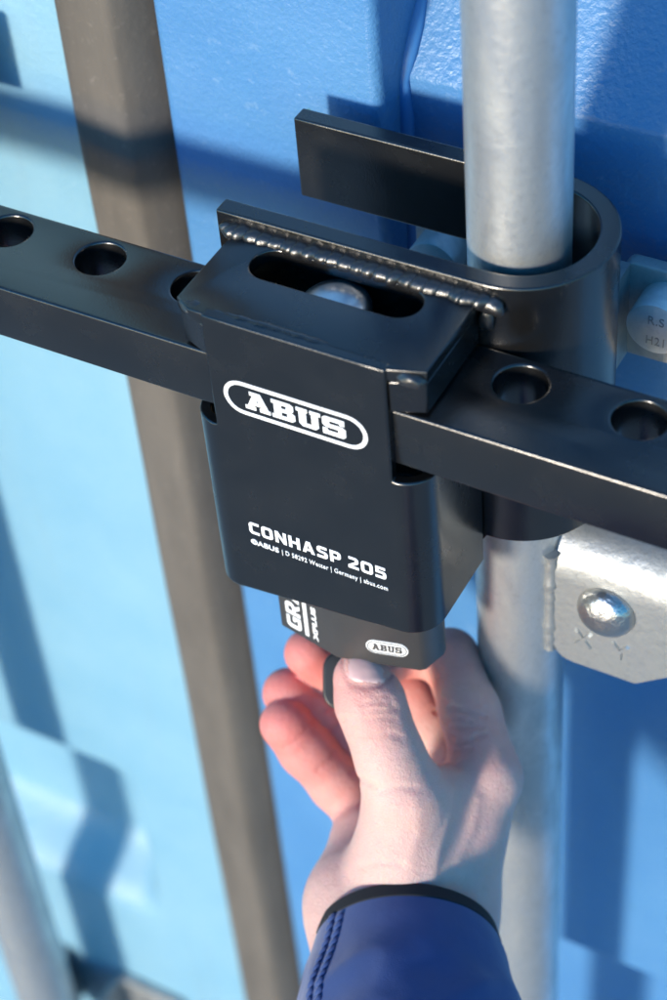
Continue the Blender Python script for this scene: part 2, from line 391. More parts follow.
# gasket between the doors
gx0, gx1 = -.2105, -.1665
gp = [(gx0, .070), (gx0, .0475), (gx0+.0012, .0452), (gx0+.005, .0440), (gx0+.024, .0405), (gx0+.0275, .0405), (gx0+.030, .0420), (gx0+.0335, .0465), (gx1-.0045, .0560), (gx1-.002, .062), (gx1-.002, .075)]
bm = bmesh.new(); prev = None
for i in range(90):
    z = -1.15+1.7*i/89
    dx = .0007*noise.noise(Vector((z*9, 0, 0))); dy = .0006*noise.noise(Vector((z*7, 5, 0)))
    ring = [bm.verts.new((x+dx, y+dy, z)) for x, y in gp]
    if prev:
        for j in range(len(gp)-1): bm.faces.new((prev[j], prev[j+1], ring[j+1], ring[j]))
    prev = ring
tag(from_bm(bm, 'door_gasket', 'gasket', None, 50), 'dusty grey rubber gasket strip running down between the two doors', 'gasket')

# ------------------------------------------------------------------ lock rods
def rod(x, r, label):
    bm = bmesh.new(); n = 64; prev = None
    for z in np.linspace(-1.15, .55, 36):
        ring = [bm.verts.new((x+r*math.cos(2*PI*i/n), r*math.sin(2*PI*i/n), z)) for i in range(n)]
        if prev:
            for i in range(n): bm.faces.new((prev[i], prev[(i+1) % n], ring[(i+1) % n], ring[i]))
        prev = ring
    return tag(from_bm(bm, 'lock_rod', 'galv', None, 60), label, 'rod', 'door lock rods')
r1 = rod(0, .017, 'galvanised upright lock rod wrapped by the black hook')
XL = -.332
r2 = rod(XL, .018, 'blurred pale lock rod at the lower left corner, beyond the gasket')
# handle hub: folded galvanised plate fixed to the rod under the bar
hub = tag(empty('handle_hub', (.05, -.008, -.192)), 'galvanised folded plate with dome bolt stamped X Y, beside rod below the bar', 'bracket')
prof = [(-.0085, -.192), (-.0085, -.148)]+[(-.0085+.017-.017*math.cos(a), -.148+.020*math.sin(a)) for a in np.linspace(.12, PI/2, 12)]+[(.03, -.128), (.05, -.129)]
bm = bmesh.new()
fr = lambda x, p, t: [bm.verts.new((x, q[0]+t, q[1]-(t if q[1] > -.14 else 0))) for q in p]
outer = []; xs_ = np.linspace(.0175, .11, 16)
def lower_trim(x):   # rounded lower left corner
    if x > .051: return (x-.051)*.8
    rr = .008; return 0 if x > .0175+rr else rr-math.sqrt(max(rr*rr-(.0175+rr-x)**2, 0))
xs_ = [.0175+.008*(1-math.cos(t)) for t in np.linspace(0, PI/2, 7)]+[.032, .040, .048, .0505, .0515, .054]+list(np.linspace(.06, .088, 5))
A_ = []; B_ = []
for x in xs_:
    pr = [list(q) for q in prof]; pr[0][1] += lower_trim(x)
    A_.append([bm.verts.new((x, y, z)) for y, z in pr])
    B_.append([bm.verts.new((x, y+.0035, z-(.0035 if y > -.002 else 0))) for y, z in pr])
nn = len(prof)
for i in range(len(xs_)-1):
    for j in range(nn-1):
        bm.faces.new((A_[i][j], A_[i+1][j], A_[i+1][j+1], A_[i][j+1])); bm.faces.new((B_[i][j], B_[i+1][j], B_[i+1][j+1], B_[i][j+1]))
    for j in (0, nn-1): bm.faces.new((A_[i][j], A_[i+1][j], B_[i+1][j], B_[i][j]))
for i in (0, len(xs_)-1):
    for j in range(nn-1): bm.faces.new((A_[i][j], A_[i][j+1], B_[i][j+1], B_[i][j]))
o = bevelmod(from_bm(bm, 'folded_plate', 'galv_plate', None, 40), .001, 2, 50); loc_parent(o, hub)
o = lathe('dome_bolt', [(.0112, 0), (.0113, .0008), (.0108, .0024), (.0094, .0044), (.0068, .0061), (.0036, .0069), (0, .0071)], 'bolt', None, (.0385, -.0086, -.1565), (0, -1, 0), 40, 60)
B2 = M['bolt']; L(B2, bump(B2, nz(B2, 160, 3, .6), .0016, .7), B(B2).inputs['Normal'])
loc_parent(o, hub)
def stroke(bm, a, b, wd, dep, mm):
    a = Vector((*a, 0)); b = Vector((*b, 0)); d = (b-a).normalized(); nrm = Vector((-d.y, d.x, 0))*wd/2
    pts = [a-nrm-d*wd/2, b-nrm+d*wd/2, b+nrm+d*wd/2, a+nrm-d*wd/2]
    lo = [bm.verts.new(mm @ p) for p in pts]; hi = [bm.verts.new(mm @ ((p-(a+b)/2)*.75+(a+b)/2+Vector((0, 0, dep)))) for p in pts]
    bm.faces.new(hi)
    for i in range(4): bm.faces.new((lo[i], lo[(i+1) % 4], hi[(i+1) % 4], hi[i]))
for nm, sts, ox in (('stamped_letter', [((-.5, 1), (.5, -1)), ((-.5, -1), (.5, 1))], .0297), ('stamped_letter', [((-.5, 1), (0, 0)), ((.5, 1), (0, 0)), ((0, 0), (0, -1))], .0445)):
    bm = bmesh.new(); mm = frame((ox, -.0085, -.1765), (1, 0, 0), (0, 0, 1))
    for k, (a, b) in enumerate(sts): stroke(bm, (a[0]*.0055, a[1]*.0038), (b[0]*.0055, b[1]*.0038), .0016, .0009+.00006*k, mm)
    o = from_bm(bm, nm, 'galv_plate', None, 20); loc_parent(o, hub)
bm = bmesh.new(); prev = None    # weld seam joining hub to rod
for i in range(26):
    z = -.189+i*.0021; r = .0024+.0002*math.sin(i*2.3)+.0011*noise.noise(Vector((i*.37, 0, 7)))+.0005*noise.noise(Vector((i*.9, 2, 7)))
    ring = [bm.verts.new((.0158+r*math.cos(a), -.0078+r*math.sin(a), z)) for a in np.linspace(0, 2*PI, 9)[:-1]]
    if prev:
        for k in range(8): bm.faces.new((prev[k], prev[(k+1) % 8], ring[(k+1) % 8], ring[k]))
    else: bm.faces.new(ring)
    prev = ring
bm.faces.new(prev)
o = from_bm(bm, 'weld_seam', 'galv_plate', None, 80); loc_parent(o, hub)

# rod guide behind the hook: saddle with two flanges and bolts
gd = tag(empty('rod_guide', (0, .048, -.085)), 'galvanised rod guide plate with stamped bolt behind the hook and above the bar', 'bracket')
z0, z1 = -.0795, -.0385
flo = [rrect(.0185, z0, .075, z1, .004), rrect(-.062, z0, -.0185, z1, .004)]
for q in flo:
    o = plate('flange', [q], .006, .0008, 'galv_flange', None, (0, .0475, 0), (1, 0, 0), (0, 0, 1)); loc_parent(o, gd)
bm = bmesh.new(); ring0 = []
for a in np.linspace(0, PI, 21):
    ring0.append([bm.verts.new((rr*math.cos(a), -rr*math.sin(a)*1.0+.0, z)) for rr, z in ((.0178, z0), (.0215, z0), (.0215, z1), (.0178, z1))])
# saddle legs run straight back to the flanges
for sgn, lst in ((1, 0), (-1, -1)):
    leg = [bm.verts.new((sgn*rr, .0445, z)) for rr, z in ((.0178, z0), (.0215, z0), (.0215, z1), (.0178, z1))]
    ring0 = [leg]+ring0 if lst == 0 else ring0+[leg]
for a, b in zip(ring0, ring0[1:]):
    for i in range(4): bm.faces.new((a[i], a[(i+1) % 4], b[(i+1) % 4], b[i]))
bm.faces.new(ring0[0]); bm.faces.new(ring0[-1])
for v in bm.verts: v.co.y = max(v.co.y, -.0195)
o = from_bm(bm, 'saddle', 'galv_plate', None, 40); loc_parent(o, gd)
for bx in (.0368, -.048):
    b_ = lathe('bolt', [(.0105, -.002), (.0105, .0128), (.0103, .0134), (.0098, .0136), (0, .0137)], 'galv_bolt', None, (bx-.0006, .0445, -.0530), (0, -1, 0), 40); loc_parent(b_, gd)
    if bx > 0:
        for body, zz, wd_ in (('R.S', .0022, .0058), ('H21', -.0066, .0066)):
            o = text('stamped_mark', body, -wd_/2, wd_/2, .0036, (bx, .0445-.01375, -.0530+zz), (1, .0, 0), (0, 0, 1), None, .00002, 1.1, 'galv_plate'); loc_parent(o, gd)
# guide on the far lower left rod
gl = tag(empty('rod_guide', (XL, .05, -.80)), 'blurred pale rod guide at the very bottom left corner', 'bracket')
for q in (rrect(XL-.07, -.80, XL-.0195, -.74, .004), rrect(XL+.0195, -.80, XL+.07, -.74, .004)):
    o = plate('flange', [q], .006, .0008, 'galv_plate', None, (0, .0465, 0), (1, 0, 0), (0, 0, 1)); loc_parent(o, gl)
bm = bmesh.new(); ring0 = []
for xx, yy, xo, yo in [(.0185, .044, .0225, .044)]+[(.0187*math.cos(a), -.0187*math.sin(a), .0225*math.cos(a), -.0225*math.sin(a)) for a in np.linspace(0, PI, 15)]+[(-.0185, .044, -.0225, .044)]:
    ring0.append([bm.verts.new((XL+p[0], p[1], z)) for p, z in (((xx, yy), -.80), ((xo, yo), -.80), ((xo, yo), -.74), ((xx, yy), -.74))])
for a, b in zip(ring0, ring0[1:]):
    for i in range(4): bm.faces.new((a[i], a[(i+1) % 4], b[(i+1) % 4], b[i]))
o = from_bm(bm, 'saddle', 'galv_plate', None, 40); loc_parent(o, gl)
o = lathe('bolt', [(.011, 0), (.011, .008), (.009, .010), (0, .0105)], 'galv_plate', None, (XL+.045, .0435, -.768), (0, -1, 0)); loc_parent(o, gl)

# ------------------------------------------------------------------ hook band (J-shaped flat steel round a rod)
def hook_mesh(xc, sgn, x_front, x_back, zb_front, zb_ring, zb_back):
    cyy = .003; ro, ri = .0315, .0245
    pts = []     # (outer, inner, bottom z)
    for t in np.linspace(0, 1, 12):
        x = x_front*(1-t); pts.append(((x, cyy-ro), (x, cyy-ri), zb_front+(zb_ring-zb_front)*max(0, (t-.93)/.07)))
    for a in np.linspace(-90, 90, 37)[1:]:
        c_, s_ = math.cos(math.radians(a)), math.sin(math.radians(a))
        t = min(max((a-5)/80, 0), 1); t = t*t*(3-2*t)
        pts.append(((ro*c_, cyy+ro*s_), (ri*c_, cyy+ri*s_), zb_ring+(zb_back-zb_ring)*t))
    for t in np.linspace(0, 1, 10)[1:]:
        x = x_back*t; pts.append(((x, cyy+ro), (x, cyy+ri), zb_back))
    bm = bmesh.new(); rings = []
    for (ox, oy), (ix, iy), zb in pts:
        rings.append([bm.verts.new((xc+sgn*x, y, z)) for x, y, z in ((ox, oy, 0), (ix, iy, 0), (ix, iy, zb), (ox, oy, zb))])
    for a, b in zip(rings, rings[1:]):
        for i in range(4): bm.faces.new((a[i], a[(i+1) % 4], b[(i+1) % 4], b[i]))
    bm.faces.new(rings[0]); bm.faces.new(rings[-1])
    return bm
hasp = tag(empty('container_hasp', (-.0465, -.05, -.138)), 'black steel container hasp housing with white lettering and hook round the rod', 'hasp')
o = bevelmod(from_bm(hook_mesh(0, 1, -.0972, -.0988, -.13, -.1145, -.0335), 'hook', 'coat', None, 30), .0008, 3, 40); loc_parent(o, hasp)

# ------------------------------------------------------------------ housing
XA, XB, YF, YB = -.0895, -.0008, -.0715, -.0292      # left side, right side, front face, back
TH, RB = .004, .0115
low = []; up = []
def off(p, n, t): return (p[0]-n[0]*t, p[1]-n[1]*t)
def add(p, n): low.append((p, off(p, n, TH)))
# columns run left side (back to front), bend, front, bend, right side
for y in (YB, -.045, YF+RB): add((XA, y), (-1, 0))
for a in np.linspace(180, 270, 10)[1:]:
    n = (math.cos(math.radians(a)), math.sin(math.radians(a))); add((XA+RB+RB*n[0], YF+RB+RB*n[1]), n)
nfl0 = len(low)-1
for x in np.linspace(XA+RB, XB-RB, 8)[1:]: add((x, YF), (0, -1))
nfl1 = len(low)-1
for a in np.linspace(270, 360, 10)[1:]:
    n = (math.cos(math.radians(a)), math.sin(math.radians(a))); add((XB-RB+RB*n[0], YF+RB+RB*n[1]), n)
for y in (-.045, YB): add((XB, y), (1, 0))
rows = [lambda x: -.1345+.0085*min(max((x-XA)/(XB-XA), 0), 1), -.12, -.09, -.0535, -.0505, -.024, -.0111, -.0058]
def solid(i, j):
    if nfl0 <= i < nfl1: return True
    return j < 3 or (j == 3 and False) 
o = sheet('housing_wrap', low, rows, solid, 'coat', None, .0006); loc_parent(o, hasp)
# upper cheeks with chamfered corners, between top plate and bar
for nm, sg in (('cheek', -1), ('cheek', 1)):
    xo = XA if sg < 0 else XB
    cols_ = [((xo, YB), (xo-sg*TH, YB)), ((xo, YF+.0055), (xo-sg*TH, YF+.0075)), ((xo-sg*.0113, YF+.0012), (xo-sg*.0125, YF+.0046))]
    o = sheet(nm, cols_, [-.0240, -.0112], lambda i, j: True, 'coat', None, .0007); loc_parent(o, hasp)
# top plate with slot
TZ = -.006
tp = [(XA-.0004, YB), (XA-.0004, YF+.0052), (XA+.0060, YF+.0012), (XA+.0110, YF+.0010), (XB-.0118, YF+.0010), (XB+.0004, YF+.0050), (XB+.0004, YB)]
slot = stadium(-.0462, -.0400, .0615, .0152)
o = plate('top_plate', [tp, slot], .005, .0007, 'coat', None, (0, 0, TZ-.0025)); loc_parent(o, hasp)
# weld bead between top plate and hook band
def ripple_bead(name, x0, x1, y, z, r, period, mt, seed=0, taper=.004):
    bm = bmesh.new(); prev = None; n = int((x1-x0)/.00045)
    for i in range(n+1):
        x = x0+(x1-x0)*i/n
        ph = (x+.0011*noise.noise(Vector((x*240, seed, 0))))/period
        fr_ = ph-math.floor(ph)
        amp = (.86+.15*math.sqrt(max(1-((fr_-.35)/.65)**2, 0)) if fr_ > .1 else .86)*(1+.24*noise.noise(Vector((x*75, seed+9, 1))))
        e = min((x-x0)/taper, (x1-x)/taper, 1); e = math.sqrt(max(e, .02))
        rr = r*amp*e*(1+.16*noise.noise(Vector((x*330, seed+4, 0))))
        yy = y+.0006*noise.noise(Vector((x*150, seed, 3)))
        ring = []
        for k in range(14):
            a = 2*PI*k/14
            xo = -.0016*math.sin(max(min((a-PI), PI), -PI)/2+PI/2) if True else 0   # ripples lean, like stacked coins
            ring.append(bm.verts.new((x+xo*abs(math.cos(a)), yy+rr*1.12*math.cos(a), z+rr*.82*math.sin(a))))
        if prev:
            for k in range(14): bm.faces.new((prev[k], prev[(k+1) % 14], ring[(k+1) % 14], ring[k]))
        else: bm.faces.new(ring)
        prev = ring
    bm.faces.new(prev)
    return from_bm(bm, name, mt, None, 70)
o = ripple_bead('weld_bead', -.0935, .0065, -.0290, -.0060, .0036, .0044, 'coat_gloss', 1); loc_parent(o, hasp)
def blob(name, c, r, seed, mt='coat_gloss', sc_=(1, 1, 1)):
    bm = bmesh.new(); bmesh.ops.create_icosphere(bm, subdivisions=4, radius=1)
    for v in bm.verts:
        d = v.co.normalized(); k = 1+.22*noise.noise(d*1.2+Vector((seed, 0, 0)))+.04*noise.noise(d*3.7+Vector((0, seed, 0)))
        v.co = Vector((d.x*r*sc_[0]*k+c[0], d.y*r*sc_[1]*k+c[1], d.z*r*sc_[2]*k+c[2]))
    return from_bm(bm, name, mt, None, 180)
for i, (c, r, s_) in enumerate([((-.0915, -.0290, -.0062), .0030, (1.4, .9, .9)), ((.0040, -.0290, -.0072), .0031, (1.4, .9, 1.1)), ((-.0055, YF+.0040, -.0096), .0036, (1.4, .8, .75)),
                                ((.0020, -.0290, -.0135), .0027, (1, .8, 1.7)), ((-.0835, YF+.0044, -.0076), .0030, (1.7, 1.0, .6))]):
    o = blob('weld_spot', c, r, i*3.1, 'coat_gloss' if i != 2 else 'coat_gloss', s_); loc_parent(o, hasp)
# smeared weld along the front top edge
o = ripple_bead('weld_bead', -.083, -.020, YF+.0038, -.0071, .0021, .031, 'coat', 5, .02); loc_parent(o, hasp)
# lettering on the front face
EY = YF-.00012
def put(o): loc_parent(o, hasp); return o
lx, lz = -.0464, -.0368
put(plate('emblem_ring', [stadium(lx, lz, .0532, .0143), stadium(lx, lz, .0500, .0111)], .0002, .00004, 'white', None, (0, EY, 0), (1, 0, 0), (0, 0, 1), 0))
put(plate('emblem_letters', emblem_loops(lx, lz, .0372, .0078), .0002, .00003, 'white', None, (0, EY, 0), (1, 0, 0), (0, 0, 1), 0))
put(plate('lettering', word_loops('CONHASP 205', -.0706, -.0168, -.1022, .0057), .0002, .00003, 'white', None, (0, EY, 0), (1, 0, 0), (0, 0, 1), 0))
put(text('lettering', '©ABUS', -.0706, -.0593, .0023, (0, EY, -.1075), (1, 0, 0), (0, 0, 1), None, .00010, 1.05))
put(text('lettering', '| D 58292 Wetter | Germany | abus.com', -.0580, -.0166, .0022, (0, EY, -.1075), (1, 0, 0), (0, 0, 1), None, .00003, 1.1))

# ------------------------------------------------------------------ perforated bar
BZ1, BZ0, BY0, BY1 = -.0250, -.0482, -.0682, -.0287
bar = tag(empty('locking_bar', (-.1, -.048, BZ0)), 'long black steel bar with round holes passing through the hasp', 'bar')
holes = [circle(x, -.0405, .0088, 44) for x in (.138, .0985, .059, .0190, -.1005, -.1395, -.1785, -.2175)]+[circle(-.0462, -.0412, .0102, 44)]
o = plate('bar', [rrect(-.30, BY0, .17, BY1, .0015, 3)]+holes, BZ1-BZ0, .0010, 'coat', None, (0, 0, (BZ0+BZ1)/2)); loc_parent(o, bar)
o = bevelmod(from_bm(hook_mesh(XL, -1, -.05, -.0915, -.13, -.1145, -.0335), 'hook', 'coat', None, 30), .0008, 3, 40); loc_parent(o, bar)

# ------------------------------------------------------------------ padlock and key
PZ0, PZ1 = -.1625, -.062
pad = tag(empty('padlock', (-.04, -.048, PZ0)), 'black padlock with white emblem hanging out below the hasp housing', 'padlock')
pl = [(-.0712, -.0585), (-.0695, -.0612), (-.0445, -.0660), (-.0425, -.0661), (-.0130, -.0590), (-.0112, -.0575), (-.0085, -.0485), (-.0088, -.0462), (-.0170, -.0335), (-.0630, -.0335), (-.0712, -.0440)]
o = plate('lock_body', [pl], PZ1-PZ0, .0011, 'padlock', None, (0, 0, (PZ0+PZ1)/2), res=3); loc_parent(o, pad)
o = lathe('shackle', [(.0085, -.052), (.0085, -.0095), (.0118, -.0095), (.0120, 0), (.0116, .0016), (.0098, .0034), (.0062, .0047), (0, .0052)], 'steel', None, (-.0462, -.0412, -.0150), (0, 0, 1), 48); loc_parent(o, pad)
def facet(a, b, t):
    a = Vector((*a, 0)); b = Vector((*b, 0)); d = (b-a).normalized(); n = Vector((d.y, -d.x, 0))
    return a+(b-a)*t+n*.00008, d
p0, d0 = facet(pl[3], pl[4], .61)
pz = -.1520
def putp(o): loc_parent(o, pad); return o
putp(plate('emblem_plate', [stadium(0, 0, .0158, .0070)], .0003, .00004, 'white', None, (p0.x, p0.y, pz), d0, (0, 0, 1), 0))
nrm = Vector((d0.y, -d0.x, 0))
q0 = p0+nrm*.00022
putp(plate('emblem_ring', [stadium(0, 0, .0148, .0060), stadium(0, 0, .0141, .0053)], .00012, .00002, 'padlock', None, (q0.x, q0.y, pz), d0, (0, 0, 1), 0))
putp(plate('emblem_letters', emblem_loops(0, 0, .0112, .0034), .00012, .00002, 'padlock', None, (q0.x, q0.y, pz), d0, (0, 0, 1), 0))
p1, d1 = facet(pl[1], pl[2], 0)
def side_text(nm, body, s0, size, x0, x1, bold):
    c_ = p1+d1*s0
    return putp(text(nm, body, x0, x1, size, (c_.x, c_.y, -.1595), (0, 0, 1), -d1, None, bold))
c_ = p1+d1*.0102
putp(plate('lettering', word_loops('GRANIT', .0005, .0410, 0, .0070, 1.0), .0002, .00003, 'white', None, (c_.x, c_.y, -.1595), (0, 0, 1), -d1, 0))
c_ = p1+d1*.0128
putp(plate('lettering_line', [[(.0005, -.0009), (.041, -.0009), (.041, .0009), (.0005, .0009)]], .0002, .00002, 'white', None, (c_.x, c_.y, -.1595), (0, 0, 1), -d1, 0))
side_text('lettering', 'XPLUS', .0180, .0020, .0005, .019, .00015)

# ------------------------------------------------------------------ key held in the fingers
F_PX, PXC, PYC = 1991.33, 333.5, 500.0
# the hand is laid out in a frame at the padlock whose axes are right / down / away; (a, b, d) below are
# that frame's sight coordinates and are turned into metres once, here
def S3(a, b, d):
    q = np.array([(a-PXC)/F_PX*d, (b-PYC)/F_PX*d, d]); return CAM_C+CAM_R.T @ q
kc = S3(354, 681, .7515)
key = tag(empty('key', (kc[0], kc[1], kc[2]-.02)), 'black key bow pinched between thumb and fingers under the padlock', 'key')
kz = -CAM_R[2]; 
kx = Vector(CAM_R[0]); ky = Vector(-CAM_R[1])
o = plate('key_bow', [rrect(-.0118, -.011, .0118, .0115, .007), circle(.0, -.005, .0022, 16)], .0040, .0010, 'key', None, kc, kx, ky, 3); loc_parent(o, key)
bm = bmesh.new(); box_bm(bm, kc[0]-.0012, kc[0]+.0012, kc[1]-.004, kc[1]+.004, kc[2]+.004, PZ0+.001)
o = bevelmod(from_bm(bm, 'key_blade', 'steel'), .0004); loc_parent(o, key)

# ------------------------------------------------------------------ hand as one smooth implicit surface
def rc(P, a, b, ra, rb):
    """distance to a round cone"""
    a = np.asarray(a, float); b = np.asarray(b, float); ab = b-a; l2 = ab @ ab
    t = np.clip(((P-a) @ ab)/l2, 0, 1)
    d = P-a-t[:, None]*ab
    return np.sqrt((d*d).sum(1))-(ra+(rb-ra)*t)
def ell(P, c, ax, rad):
    q = (P-np.asarray(c)) @ np.asarray(ax).T/np.asarray(rad)
    k = np.sqrt((q*q).sum(1))+1e-9; k2 = np.sqrt(((q/np.asarray(rad))**2).sum(1))+1e-9
    return k*(k-1)/k2
def smin(a, b, k):
    h = np.clip(.5+.5*(b-a)/k, 0, 1); return b+(a-b)*h-k*h*(1-h)
J = lambda *q: S3(*q)
mmr = .001
THUMB = [(J(362, 678, .7355), 10.6), (J(370, 702, .7350), 12.2), (J(380, 730, .7365), 11.6), (J(391, 760, .738), 12.4), (J(404, 795, .741), 14.5), (J(402, 880, .752), 17.5)]
INDEX = [(J(487, 775, .766), 13.2), (J(470, 712, .776), 11.6), (J(450, 657, .785), 10.8), (J(404, 652, .790), 9.4), (J(362, 682, .770), 8.0)]
MIDDLE = [(J(468, 792, .790), 12.5), (J(432, 730, .800), 11.0), (J(405, 690, .803), 10.4), (J(348, 682, .795), 9.8), (J(308, 653, .780), 9.4)]
RING = [(J(440, 815, .800), 12.5), (J(385, 768, .806), 10.6), (J(352, 742, .804), 11.0), (J(314, 710, .797), 10.4), (J(288, 693, .790), 10.2)]
PINKY = [(J(400, 850, .796), 12.0), (J(355, 803, .797), 10.2), (J(338, 784, .796), 11.0), (J(306, 750, .789), 10.4), (J(285, 724, .782), 10.0)]
AXE = CAM_R[1]*.76-CAM_R[2]*.65; AXE /= np.linalg.norm(AXE)
WA, WB = J(363, 905, .766), J(447, 905, .764)
def chain(P, ch, k=.0035):
    d = None
    for (a, ra), (b, rb) in zip(ch, ch[1:]):
        q = rc(P, a, b, ra*mmr, rb*mmr); d = q if d is None else smin(d, q, k)
    return d
GROOVES = []
def groove(pts, depth=.0010, wd=.0016): GROOVES.append((np.array([J(*p) for p in pts]), depth, wd))
def palm_sdf(P):
    d = rc(P, J(484, 782, .767), J(448, 900, .762), .0125, .0175)
    for a, b, ra, rb in ((J(466, 795, .788), J(428, 900, .770), .0125, .018), (J(438, 818, .798), J(395, 900, .776), .0125, .018), (J(398, 848, .796), WA, .0130, .0185),
                         (J(372, 845, .786), WA, .0165, .0190), (WA, WA+AXE*.11, .0190, .0200), (WB, WB+AXE*.11, .0175, .0195), (J(405, 900, .766), J(405, 900, .766)+AXE*.11, .0180, .0180)):
        d = smin(d, rc(P, a, b, ra, rb), .010)
    return d
def hand_sdf(P):
    pm = palm_sdf(P)
    th = chain(P, THUMB, .005)
    # flat pad and flattened nail side on the thumb tip
    web = rc(P, J(412, 800, .748), J(466, 795, .763), .0125, .0120)
    web = smin(web, rc(P, J(400, 850, .752), J(455, 845, .762), .0165, .0135), .012)
    body = smin(smin(th, pm, .012), web, .009)
    d = body
    for ch, k in ((INDEX, .007), (MIDDLE, .005), (RING, .005), (PINKY, .006)):
        f = chain(P, ch)
        base = smin(pm, web, .009) if ch is INDEX else pm
        d = smin(d, smin(f, base, k), .0012)
    for pts, dep, wd in GROOVES:
        g_ = None
        for a, b in zip(pts, pts[1:]):
            q = rc(P, a, b, 0, 0); g_ = q if g_ is None else np.minimum(g_, q)
        d = d+dep*np.exp(-(g_/wd)**2)
    return d
def surf(a, b, d0=.68, d1=.84):
    """depth at which a sight line first meets the hand"""
    ds = np.linspace(d0, d1, 500); P = np.array([S3(a, b, q) for q in ds]); s_ = hand_sdf(P)
    i = np.argmax(s_ < 0)
    return ds[i] if s_[i] < 0 else None
def on_surf(pts, depth, wd):
    out = []
    for a, b in pts:
        q = surf(a, b)
        if q is not None: out.append((a, b, q))
    if len(out) > 1: groove(out, depth, wd)
CRE = [([(362, 705), (374, 702), (388, 703), (397, 708)], .0007, .0010), ([(364, 712), (376, 710), (392, 711)], .0006, .0009), ([(366, 720), (380, 717), (395, 719)], .0005, .0008),
       ([(436, 712), (452, 708), (470, 711), (484, 716)], .0013, .0011), ([(450, 738), (462, 742), (476, 738), (486, 734)], .0012, .0010), ([(440, 748), (456, 752), (470, 749)], .0010, .0009),
       ([(437, 752), (446, 762), (458, 768)], .0008, .0012), ([(311, 722), (322, 712), (334, 706)], .0009, .0011), ([(352, 772), (362, 780), (377, 786)], .0007, .0013),
       ([(318, 836), (332, 826), (346, 812)], .0006, .0014), ([(284, 748), (296, 741), (307, 728)], .0005, .0010),
       # faint raised veins and tendons (negative depth)
       ([(452, 790), (448, 820), (438, 850), (432, 880)], -.0007, .0024), ([(478, 800), (472, 830), (458, 860)], -.0006, .0022), ([(415, 800), (420, 830), (408, 862)], -.0004, .0026),
       ([(374, 697), (385, 696), (393, 699)], .0004, .0008), ([(343, 660), (345, 674), (351, 683), (366, 687), (381, 685), (389, 677), (391, 664)], .0008, .0010), ([(372, 736), (388, 733), (402, 738)], .0005, .0010), ([(444, 720), (458, 717), (474, 722)], .0009, .0009),
       ([(452, 728), (466, 727), (482, 727)], .0008, .0009), ([(380, 792), (398, 786), (414, 788)], .0005, .0012), ([(360, 868), (380, 862), (402, 864)], .0004, .0012),
       ([(330, 733), (338, 725), (344, 719)], .0009, .0010), ([(318, 770), (327, 762), (334, 752)], .0009, .0010), ([(430, 752), (438, 765), (444, 776)], .0006, .0010)]
pend = [(c_, d, w_) for c_, d, w_ in CRE]
tmp = []
for pts, dep, wd in pend:
    out = []
    for a, b in pts:
        q = surf(a, b)
        if q is not None: out.append((a, b, q))
    if len(out) > 1: tmp.append((out, dep, wd))
for out, dep, wd in tmp: groove(out, dep, wd)

# sample on a grid aligned with the hand, extract with surface nets, pull the vertices onto the surface
H = .0009
q0 = np.array([-.040, .040, .700]); q1 = np.array([.085, .190, .835])
nn_ = np.ceil((q1-q0)/H).astype(int)+1
gx = [q0[i]+H*np.arange(nn_[i]) for i in range(3)]
Q = np.stack(np.meshgrid(*gx, indexing='ij'), -1).reshape(-1, 3)
Pw = CAM_C+Q @ CAM_R
saveG = GROOVES[:]; GROOVES.clear()
CS = 5      # coarse pass first, fine samples only near the surface
ni3 = [np.arange(0, n_, CS) for n_ in nn_]
Qc = np.stack(np.meshgrid(*[gx[i][ni3[i]] for i in range(3)], indexing='ij'), -1).reshape(-1, 3)
Vc = hand_sdf(CAM_C+Qc @ CAM_R).reshape([len(q) for q in ni3])
V_ = Vc
for i in range(3): V_ = np.repeat(V_, CS, axis=i)
V_ = V_[:nn_[0], :nn_[1], :nn_[2]].reshape(-1).copy()
near = np.where(np.abs(V_) < H*CS*2.4)[0]
for i in range(0, len(near), 300000): V_[near[i:i+300000]] = hand_sdf(Pw[near[i:i+300000]])
GROOVES.extend(saveG)
V_ = V_.reshape(nn_)
V_[0], V_[-1] = .01, .01; V_[:, 0], V_[:, -1] = .01, .01; V_[:, :, 0], V_[:, :, -1] = .01, .01
ins = V_ < 0
cnt = np.zeros(nn_-1); pos = np.zeros((*(nn_-1), 3)); offs = [(i, j, k) for i in (0, 1) for j in (0, 1) for k in (0, 1)]
sl_ = lambda o_: tuple(slice(o_[i], nn_[i]-1+o_[i]) for i in range(3))
for a in offs:
    for ax in range(3):
        if a[ax]: continue
        b = list(a); b[ax] = 1
        va, vb = V_[sl_(a)], V_[sl_(b)]; cr = (va < 0) != (vb < 0)
        t = np.where(cr, va/np.where(cr, va-vb, 1), 0)
        cnt += cr
        for k in range(3): pos[..., k] += cr*(a[k]+(t if k == ax else 0))
act = cnt > 0
idx = -np.ones(nn_-1, int); idx[act] = np.arange(act.sum())
cell = np.argwhere(act)
vq = q0+H*(cell+pos[act]/cnt[act][:, None])
quads = []
for ax in range(3):
    u, v = (ax+1) % 3, (ax+2) % 3
    b = [slice(None)]*3
    s0 = [slice(1, nn_[i]-1) for i in range(3)]; s0[ax] = slice(0, nn_[ax]-1)
    s1 = list(s0); s1[ax] = slice(1, nn_[ax])
    cr = ins[tuple(s0)] != ins[tuple(s1)]
    e = np.argwhere(cr); st = np.array([1, 1, 1]); st[ax] = 0; e = e+st
    flip = ins[tuple(s0)][cr]
    def ci(du, dv):
        c_ = e.copy(); c_[:, u] -= du; c_[:, v] -= dv; return idx[c_[:, 0], c_[:, 1], c_[:, 2]]
    qd = np.stack([ci(1, 1), ci(0, 1), ci(0, 0), ci(1, 0)], 1)
    qd[~flip] = qd[~flip][:, ::-1]
    quads.append(qd)
quads = np.concatenate(quads)
